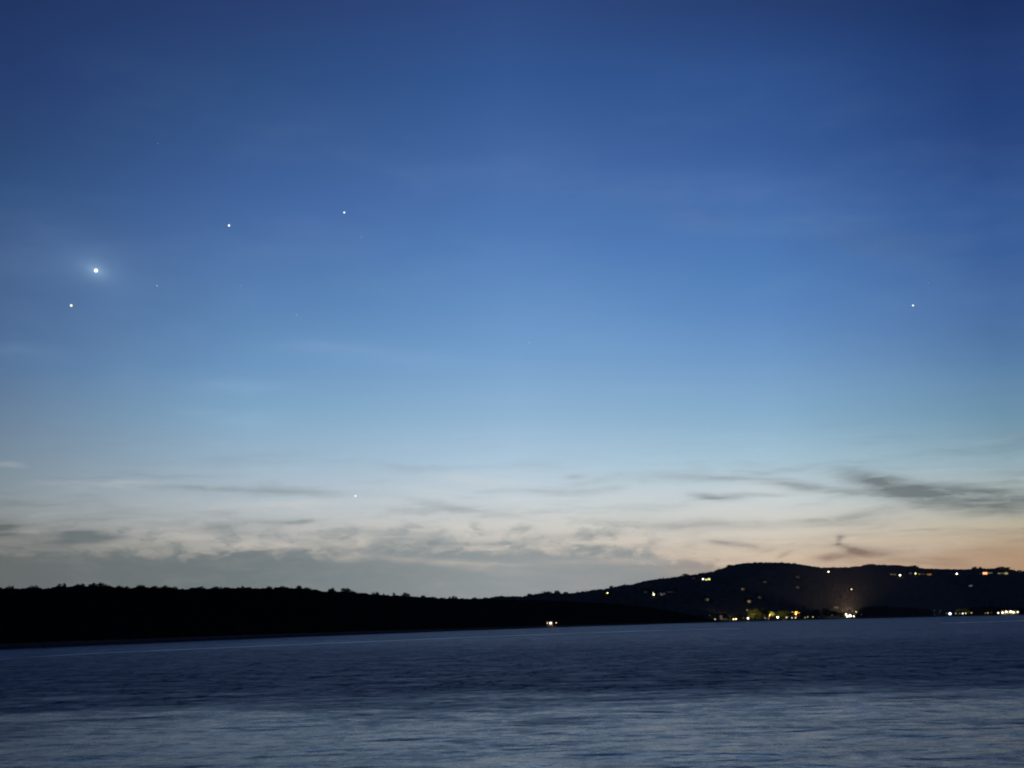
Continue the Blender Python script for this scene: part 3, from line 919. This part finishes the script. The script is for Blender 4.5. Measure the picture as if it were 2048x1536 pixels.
# village waterfront
shorelamp(1430, 1238.5, 6, YEL, .9, 'dim yellow green lamp at the left end of the village waterfront')
shorelamp(1419, 1230.7, 3.5, GREY, .12, 'faintest grey lamp left of the village waterfront lights', 60)
shorelamp(1467, 1238.3, 5.5, WARM, 4.0, 'left of two touching warm white lamps on the waterfront')
added_light(shorelamp(1472, 1238.0, 5.5, WARM, 5.0, 'right of two touching warm white lamps on the waterfront'), (1, .62, .26), 14000, .5, 'inland')
shorelamp(1496, 1236.5, 7, WHITE, 8, 'large bright white lamp in front of the olive lit trees')
shorelamp(1487, 1236, 3.5, YEL, .15, 'faint olive lamp just left of the large white waterfront lamp', 40)
added_light(shorelamp(1494, 1220, 4.5, GREEN, .35, 'dim green lamp raised at the left end of the olive lit tree', 54), (1, .74, .22), 90000, .5, 'inland')
shorelamp(1529.5, 1235.5, 5.5, WHITE, 6, 'white oval lamp right of the two dark round trees')
added_light(shorelamp(1539, 1232, 4.5, PINK, 1.3, 'pinkish lamp a little above and right of the white oval lamp', 52), (1, .66, .26), 70000, .5, 'inland')
added_light(shorelamp(1555.5, 1234.5, 7, WHITE, 9, 'bright round white lamp left of the yellow green lit tree'), (1, .92, .16), 40000, .5, 'inland')
shorelamp(1573, 1235, 5, PINK, 1.6, 'lower peach lamp left of the orange lit tree')
added_light(shorelamp(1575.5, 1233, 4.5, WARM, 1.0, 'upper peach lamp touching the lower peach lamp'), (1, .60, .24), 14000, .5, 'inland')
shorelamp(1584, 1235.8, 4.5, CYAN, 1.3, 'pale green lamp at the foot of the orange lit tree')
shorelamp(1591, 1235.6, 4.5, PINK, 2.2, 'pink white lamp right of the pale green lamp')
shorelamp(1610, 1235, 4.5, YEL, .55, 'left of the two joined dim yellow lamps under the dark tree mound')
shorelamp(1615.5, 1233.8, 4.5, YEL, .7, 'right of the two joined dim yellow lamps under the dark tree mound')
shorelamp(1626, 1233.8, 5, YEL, 1.0, 'separate yellow lamp right of the two joined dim yellow lamps')
shorelamp(1638, 1234, 3, GREY, .07, 'barely visible grey lamp between the yellow lamp and the next dark trees')
shorelamp(1664, 1231, 4, GREY, .22, 'dim grey lamp in front of the pair of small dark trees')
added_light(shorelamp(1692, 1228.7, 7, WHITE, 8, 'upper left lamp of the brightest cluster, slightly yellow', 40), (.9, 1, .25), 40000, .5, 'inland')
shorelamp(1694.5, 1233, 6, WHITE, 9, 'lower left lamp of the brightest cluster near the wooded point')
added_light(shorelamp(1700, 1231.5, 9, WHITE, 10, 'largest and whitest lamp in the middle of the brightest cluster'), (1, .60, .34), 160000, .8, (-.12, .6, .8), 175)  # added upward spot lights the smoke, separate from the lamp's own globe
shorelamp(1707.5, 1232.6, 5.5, WHITE, 4, 'smaller white lamp right of the largest lamp in the brightest cluster')
shorelamp(1713.5, 1231.2, 5, YEL, 1.5, 'dimmer yellow lamp at the right end of the brightest cluster')
shorelamp(1713, 1223.5, 5, WHITE, 4, 'small white lamp raised above the brightest cluster beside the wooded point', 40)
shorelamp(1723, 1229, 3.5, GREY, .06, 'hardly visible grey lamp at the left foot of the wooded point', 4)
shorelamp(1868.5, 1221.2, 3.5, GREY, .09, 'faint upper grey lamp at the right tip of the wooded point')
shorelamp(1869, 1228.6, 3.5, GREY, .09, 'faint lower grey lamp at the right tip of the wooded point')
shorelamp(1880.5, 1222.6, 3.5, GREY, .08, 'faint grey lamp between the wooded point and the blue white lamp')
added_light(shorelamp(1900, 1227.4, 8.5, COOL, 11, 'very bright blue white lamp alone on the right shore'), (.8, .9, 1), 12000, .5, 'inland')
shorelamp(1893, 1226.5, 4, COOL, .18, 'weak bluish glow modelled as a lamp just left of the very bright blue white one')  # glow beside the bright lamp, built as an added dim globe
shorelamp(1911.5, 1227, 4.5, PINK, .55, 'dull pink lamp right of the very bright blue white lamp')
shorelamp(1919.5, 1227.2, 4, YEL, .28, 'dim tan lamp left of the small white one on the right shore')
shorelamp(1925.5, 1227, 4.5, WHITE, 4, 'small white lamp between tan and yellow lamps on the right shore')
added_light(shorelamp(1931.5, 1226.7, 5, YEL, 1.5, 'yellow lamp touching the small white one on the right shore'), (1, .70, .28), 5000, .5, 'inland')
shorelamp(1943, 1225.8, 5, YEL, .8, 'separate dim yellow lamp before the dark gap on the right shore')
shorelamp(1938.5, 1223.3, 3, YEL, .10, 'tiny faint yellow lamp above the separate dim yellow lamp', 40)
shorelamp(1971, 1226.2, 4, ORANGE, .55, 'left part of a dim orange pair right of the dark gap')
shorelamp(1976, 1225.8, 5, (1.0, .58, .26), .85, 'brighter right part of a dim orange pair right of the dark gap')
shorelamp(1983, 1225.3, 3.6, GREY, .12, 'faint grey lamp right of the dim orange pair')
shorelamp(1996.5, 1225.8, 6, (1.0, .74, .56), 4, 'peach white lamp leading the bright row at the right edge')
shorelamp(2005, 1225.2, 6.5, (1.0, .86, .86), 6, 'pinkish white lamp second in the bright row at the right edge')
added_light(shorelamp(2012.5, 1223.5, 7.5, (1.0, .90, .55), 6, 'tall cream lamp third in the bright row at the right edge'), (1, .85, .35), 2500, .5, 'inland')
shorelamp(2021.5, 1223.3, 8, WHITE, 7, 'biggest white lamp in the bright row at the right edge')
shorelamp(2027, 1224.6, 7, (1.0, .92, .55), 6, 'cream lamp right of the biggest one in the bright row')
shorelamp(2035.5, 1224, 6, (.88, 1.0, .62), 3, 'greenish white lamp ending the bright row at the right edge')
D = float(np.interp(2019, rpx, rD0)) + 40
house(2019, 1223, [(2009, 1225, 4, 2.4, YEL, .7), (2016.5, 1225, 3, 2.4, YEL, .8), (2024, 1225.3, 3, 2.4, YEL, .8), (2031, 1225, 3, 2.4, YEL, .5)], 'long low lit building behind the bright row of lamps at the right edge', D=D, ground=1.5, wide=34, deep=12, group='houses by the water')
D = float(np.interp(1445, rpx, rD0)) + 45
house(1444, 1233, [(1442, 1232, 5, 8, (1.0, .75, .38), .14), (1449, 1238.3, 12, 2.5, (1.0, .75, .45), .09)], 'small house with a tan lit gable at the left end of the waterfront', D=D, ground=1.5, wide=16, deep=8, group='houses by the water')  # glowing panes stand in for the lit gable and a lit ground streak

# ------------------------------------------------------------------ waterfront trees


def shoretree(px, top, wpx, off, style, var, label):
    D = float(np.interp(px, rpx, rD0)) + off
    z = zat(px, top, D); d = hdir(px) * D
    W = float(np.interp(px, rpx, DEPTH)); R = float(np.interp(px, rpx, rRidge))
    g = 1.6 + (R - 1.6) * float(hill_f(np.array(off / W))) - .2
    return tree((d.x, d.y, g), max(3.5, z - g), wpx * pxm(D) * 1.15, style, var, label, 'trees along the waterfront')


shoretree(1509, 1227, 17, 30, 'round', 0, 'left of two dark round trees standing before the olive lit tree')
shoretree(1523, 1226.5, 18, 30, 'round', 1, 'right of two dark round trees standing before the olive lit tree')
shoretree(1508, 1217, 26, 64, 'wide', 0, 'left half of the olive lit tree row behind the dark round trees')
shoretree(1523, 1215.5, 26, 68, 'wide', 1, 'tallest olive lit tree behind the two dark round trees')
shoretree(1537, 1219, 22, 66, 'wide', 2, 'sloping olive lit tree at the right end of the lit row')
shoretree(1566, 1220.5, 28, 36, 'wide', 0, 'wide yellow green lit tree beside the bright round white lamp')
shoretree(1583, 1220, 10, 46, 'cone', 0, 'narrow peach lit tree left of the orange lit tree')
shoretree(1593, 1217, 17, 51, 'round', 2, 'tree lit glowing orange from below in the middle of the village')
shoretree(1613, 1221.5, 22, 40, 'wide', 1, 'left part of the dark tree mound right of the orange tree')
shoretree(1630, 1219.5, 28, 44, 'wide', 2, 'high right part of the dark tree mound right of the orange tree')
shoretree(1651, 1216, 14, 40, 'round', 3, 'small dark round headed tree between two dark mounds')
shoretree(1665, 1221.5, 24, 38, 'wide', 0, 'low dark tree left of the brightest lamp cluster')
shoretree(1685, 1224.5, 14, 60, 'round', 4, 'green lit bush like tree behind the brightest lamp cluster')
shoretree(1873.5, 1216, 10, 34, 'cone', 1, 'dark slim tree right of the wooded point tip')
shoretree(1917, 1217.5, 14, 50, 'round', 1, 'dark tree over the pink lamp on the right shore')
shoretree(1931, 1215.5, 18, 52, 'round', 2, 'dark tree above the yellow lamp on the right shore')
shoretree(1455, 1230, 12, 70, 'round', 3, 'dim tree right of the tan gabled house')
shoretree(1480, 1228, 16, 75, 'round', 0, 'dim tree between the warm lamps and the large white lamp')
D = float(np.interp(1592, rpx, rD0)) + 45
added_light(lamp(at(1592, 1227.5, D), 1.5, 1.0, (1.0, .46, .10), 22, 'orange lamp glowing under the orange lit tree', 'lamps along the waterfront'), (1, .34, .05), 40000, .5, 'inland')
lamp(at(1585, 1224.0, D), 1.5, .6, (1.0, .50, .25), 5, 'small peach lamp inside the narrow peach lit tree', 'lamps along the waterfront')
# shrubs by the orange lamp under the headland
D = shoreD(1125) + 16
d = hdir(1125) * D
tree((d.x, d.y, 1.2), 6.0, 5.0, 'round', 2, 'small tree dimly lit orange right of the orange headland lamp', 'trees by the water')


# ------------------------------------------------------------------ woods on the hill, the point and the right shore
def thin_clear(X, Y, Dg, edge):
    for (cx, cy, D) in CLEAR:
        L = math.hypot(cx, cy); ux, uy = cx / L, cy / L
        along = L - (X * ux + Y * uy); across = np.abs(X * uy - Y * ux)
        m = (along > -9) & (along < 70) & (across < 10)
        edge[m] = np.minimum(edge[m], 0.05 + 0.6 * np.clip((along[m] - 12) / 58, 0, 1))
    return edge


tt = np.concatenate([np.linspace(.17, 1, 190), np.linspace(1.02, 1.7, 26)])[:, None]
cpx = np.arange(885, 2770, 1.6)
_i = lambda a: np.interp(cpx, rpx, a)
o_rD0, o_DEPTH, o_rRidge = rD0, DEPTH, rRidge
rD0c, DEPTHc, rRidgec = _i(rD0), _i(DEPTH), _i(rRidge)
Dg = rD0c[None] + DEPTHc[None] * tt
Zg = 1.6 + (rRidgec[None] - 1.6) * hill_f(tt)
X, Y = polar(cpx, Dg)
edge = thin_clear(X, Y, Dg, np.ones_like(X))
edge *= np.clip((tt - .165) / .02, 0, 1)
tag(canopy('forest', cpx, Dg, Zg, CH, 11, M_WOOD, 8, 60000, 1.1, edge, .48), 'dark wood covering the whole far hill above the village', 'forest', kind='stuff')


def grove(prof, off, depth, seed, label):
    gx = np.arange(prof[0][0], prof[-1][0] + .1, 1.0)
    gy = interp(prof)(gx)
    q = np.linspace(0, 1, 40)[:, None]
    D0 = np.array([float(np.interp(p, rpx, rD0)) for p in gx]) + off
    Dg = D0[None] + depth * q
    top = zs_at(gx, gy, D0 + depth * .35)
    prof_q = np.interp(q, [0, .12, .35, .75, 1], [.25, .72, 1, .9, .15])
    hgt_ = np.maximum(top - 1.4, .8)[None] * prof_q
    o = canopy('forest', gx, Dg, np.full_like(Dg, 1.4), hgt_, 8.0, M_SHADEWOOD, seed, 9000, .8)
    return tag(o, label, 'woods', kind='stuff')


grove([(1711, 1232), (1714, 1222), (1722, 1215), (1735, 1212), (1760, 1211), (1790, 1213), (1820, 1214), (1850, 1216), (1861, 1219), (1866, 1231)], 4, 60, 31, 'black wooded point at the water between the brightest cluster and the right shore')
grove([(1908, 1226), (1920, 1219), (1945, 1213.5), (1980, 1212), (2010, 1214), (2048, 1215), (2120, 1216), (2200, 1222)], 55, 60, 37, 'black wood rising behind the lamps on the right shore')

# ------------------------------------------------------------------ stars and planets
STAR_D = 20000.0


def star(px, py, dpx, c, s, label, cat='star'):
    p = CAM + ray(px, py) * STAR_D
    v, f = sphere(dpx * .68 / 2 / F * STAR_D, 16, 10)
    o = mesh('planet' if cat == 'planet' else 'star', v, f, emis(c, s))
    o.location = p
    tag(o, label, cat, 'stars and planets in the twilight sky')


star(192, 541, 9.6, (.93, .97, 1.0), 2.2, 'brightest white planet with a soft halo in the left of the sky', 'planet')
star(142.5, 611, 6.4, (1.0, .86, .62), 1.7, 'creamy yellow white planet below and left of the haloed one', 'planet')
star(711, 992, 5.0, (.95, .97, 1.0), 1.4, 'lone small white planet low over the cloud bank', 'planet')
star(458, 451, 5.4, (1.0, .99, .95), 1.8, 'white star right of and above the haloed planet, left one of the upper pair')
star(688.5, 425, 4.8, (.85, .94, 1.0), 1.7, 'bluish white star highest in the sky, right one of the upper pair')
star(1826, 611, 4.8, (.88, .95, 1.0), 1.6, 'lone white star at the right of the sky')
star(314, 571.5, 3.4, (.75, .85, 1.0), .68, 'small dim star just right of the haloed planet')
star(593, 630, 3.2, (.65, .78, 1.0), .52, 'faint star low between the haloed planet and the sky centre')
star(723, 474, 3.2, (.55, .70, 1.0), .44, 'faint star just below the bluish white upper star')
star(481, 571, 3.6, (.45, .62, .9), .42, 'faintest star below the left one of the upper pair')
star(316, 287, 3.0, (.45, .6, .9), .30, 'tiny dim star high above the haloed planet')
star(1059, 685, 3.0, (.6, .75, 1.0), .66, 'tiny dim star near the middle of the sky')
star(1857, 566, 3.0, (.45, .6, .95), .46, 'tiny dim star just above the lone star at the right')

# ------------------------------------------------------------------ air
mh = bpy.data.materials.new('thin_haze'); mh.use_nodes = True
t = NT(mh.node_tree); t.n.clear()
pv = t.n.new('ShaderNodeVolumePrincipled'); pv.inputs['Color'].default_value = (.80, .86, .95, 1); pv.inputs['Density'].default_value = 1.6e-5
pv.inputs['Anisotropy'].default_value = 0.2
ou = t.n.new('ShaderNodeOutputMaterial'); t.l.new(pv.outputs[0], ou.inputs['Volume'])
v, f = box(-6100, 6100, -500, 7100, -2.0, 330)
hz = mesh('haze', v, f, mh)
tag(hz, kind='stuff')

ms = bpy.data.materials.new('lit_smoke'); ms.use_nodes = True
t = NT(ms.node_tree); t.n.clear()
pv = t.n.new('ShaderNodeVolumePrincipled'); pv.inputs['Color'].default_value = (.85, .84, .82, 1)
pv.inputs['Density'].default_value = 0.00045
ou = t.n.new('ShaderNodeOutputMaterial'); t.l.new(pv.outputs[0], ou.inputs['Volume'])
D = float(np.interp(1685, rpx, rD0)) + 115
c0 = at(1685, 1212, D)
v, f = sphere(1.0, 24, 14)
sm = mesh('smoke', [(x * 260, y * 100, z * 95) for x, y, z in v], f, ms)
sm.location = c0
tag(sm, 'thin brownish lit smoke hanging over the brightest village lamps', 'smoke', kind='stuff')

# ------------------------------------------------------------------ render settings
S.view_settings.view_transform = 'Standard'; S.view_settings.look = 'None'; S.view_settings.exposure = 0; S.view_settings.gamma = 1
S.render.engine = 'CYCLES'
S.cycles.use_denoising = True
S.cycles.max_bounces = 5; S.cycles.diffuse_bounces = 2; S.cycles.glossy_bounces = 3; S.cycles.volume_bounces = 0
S.cycles.filter_width = 2.0
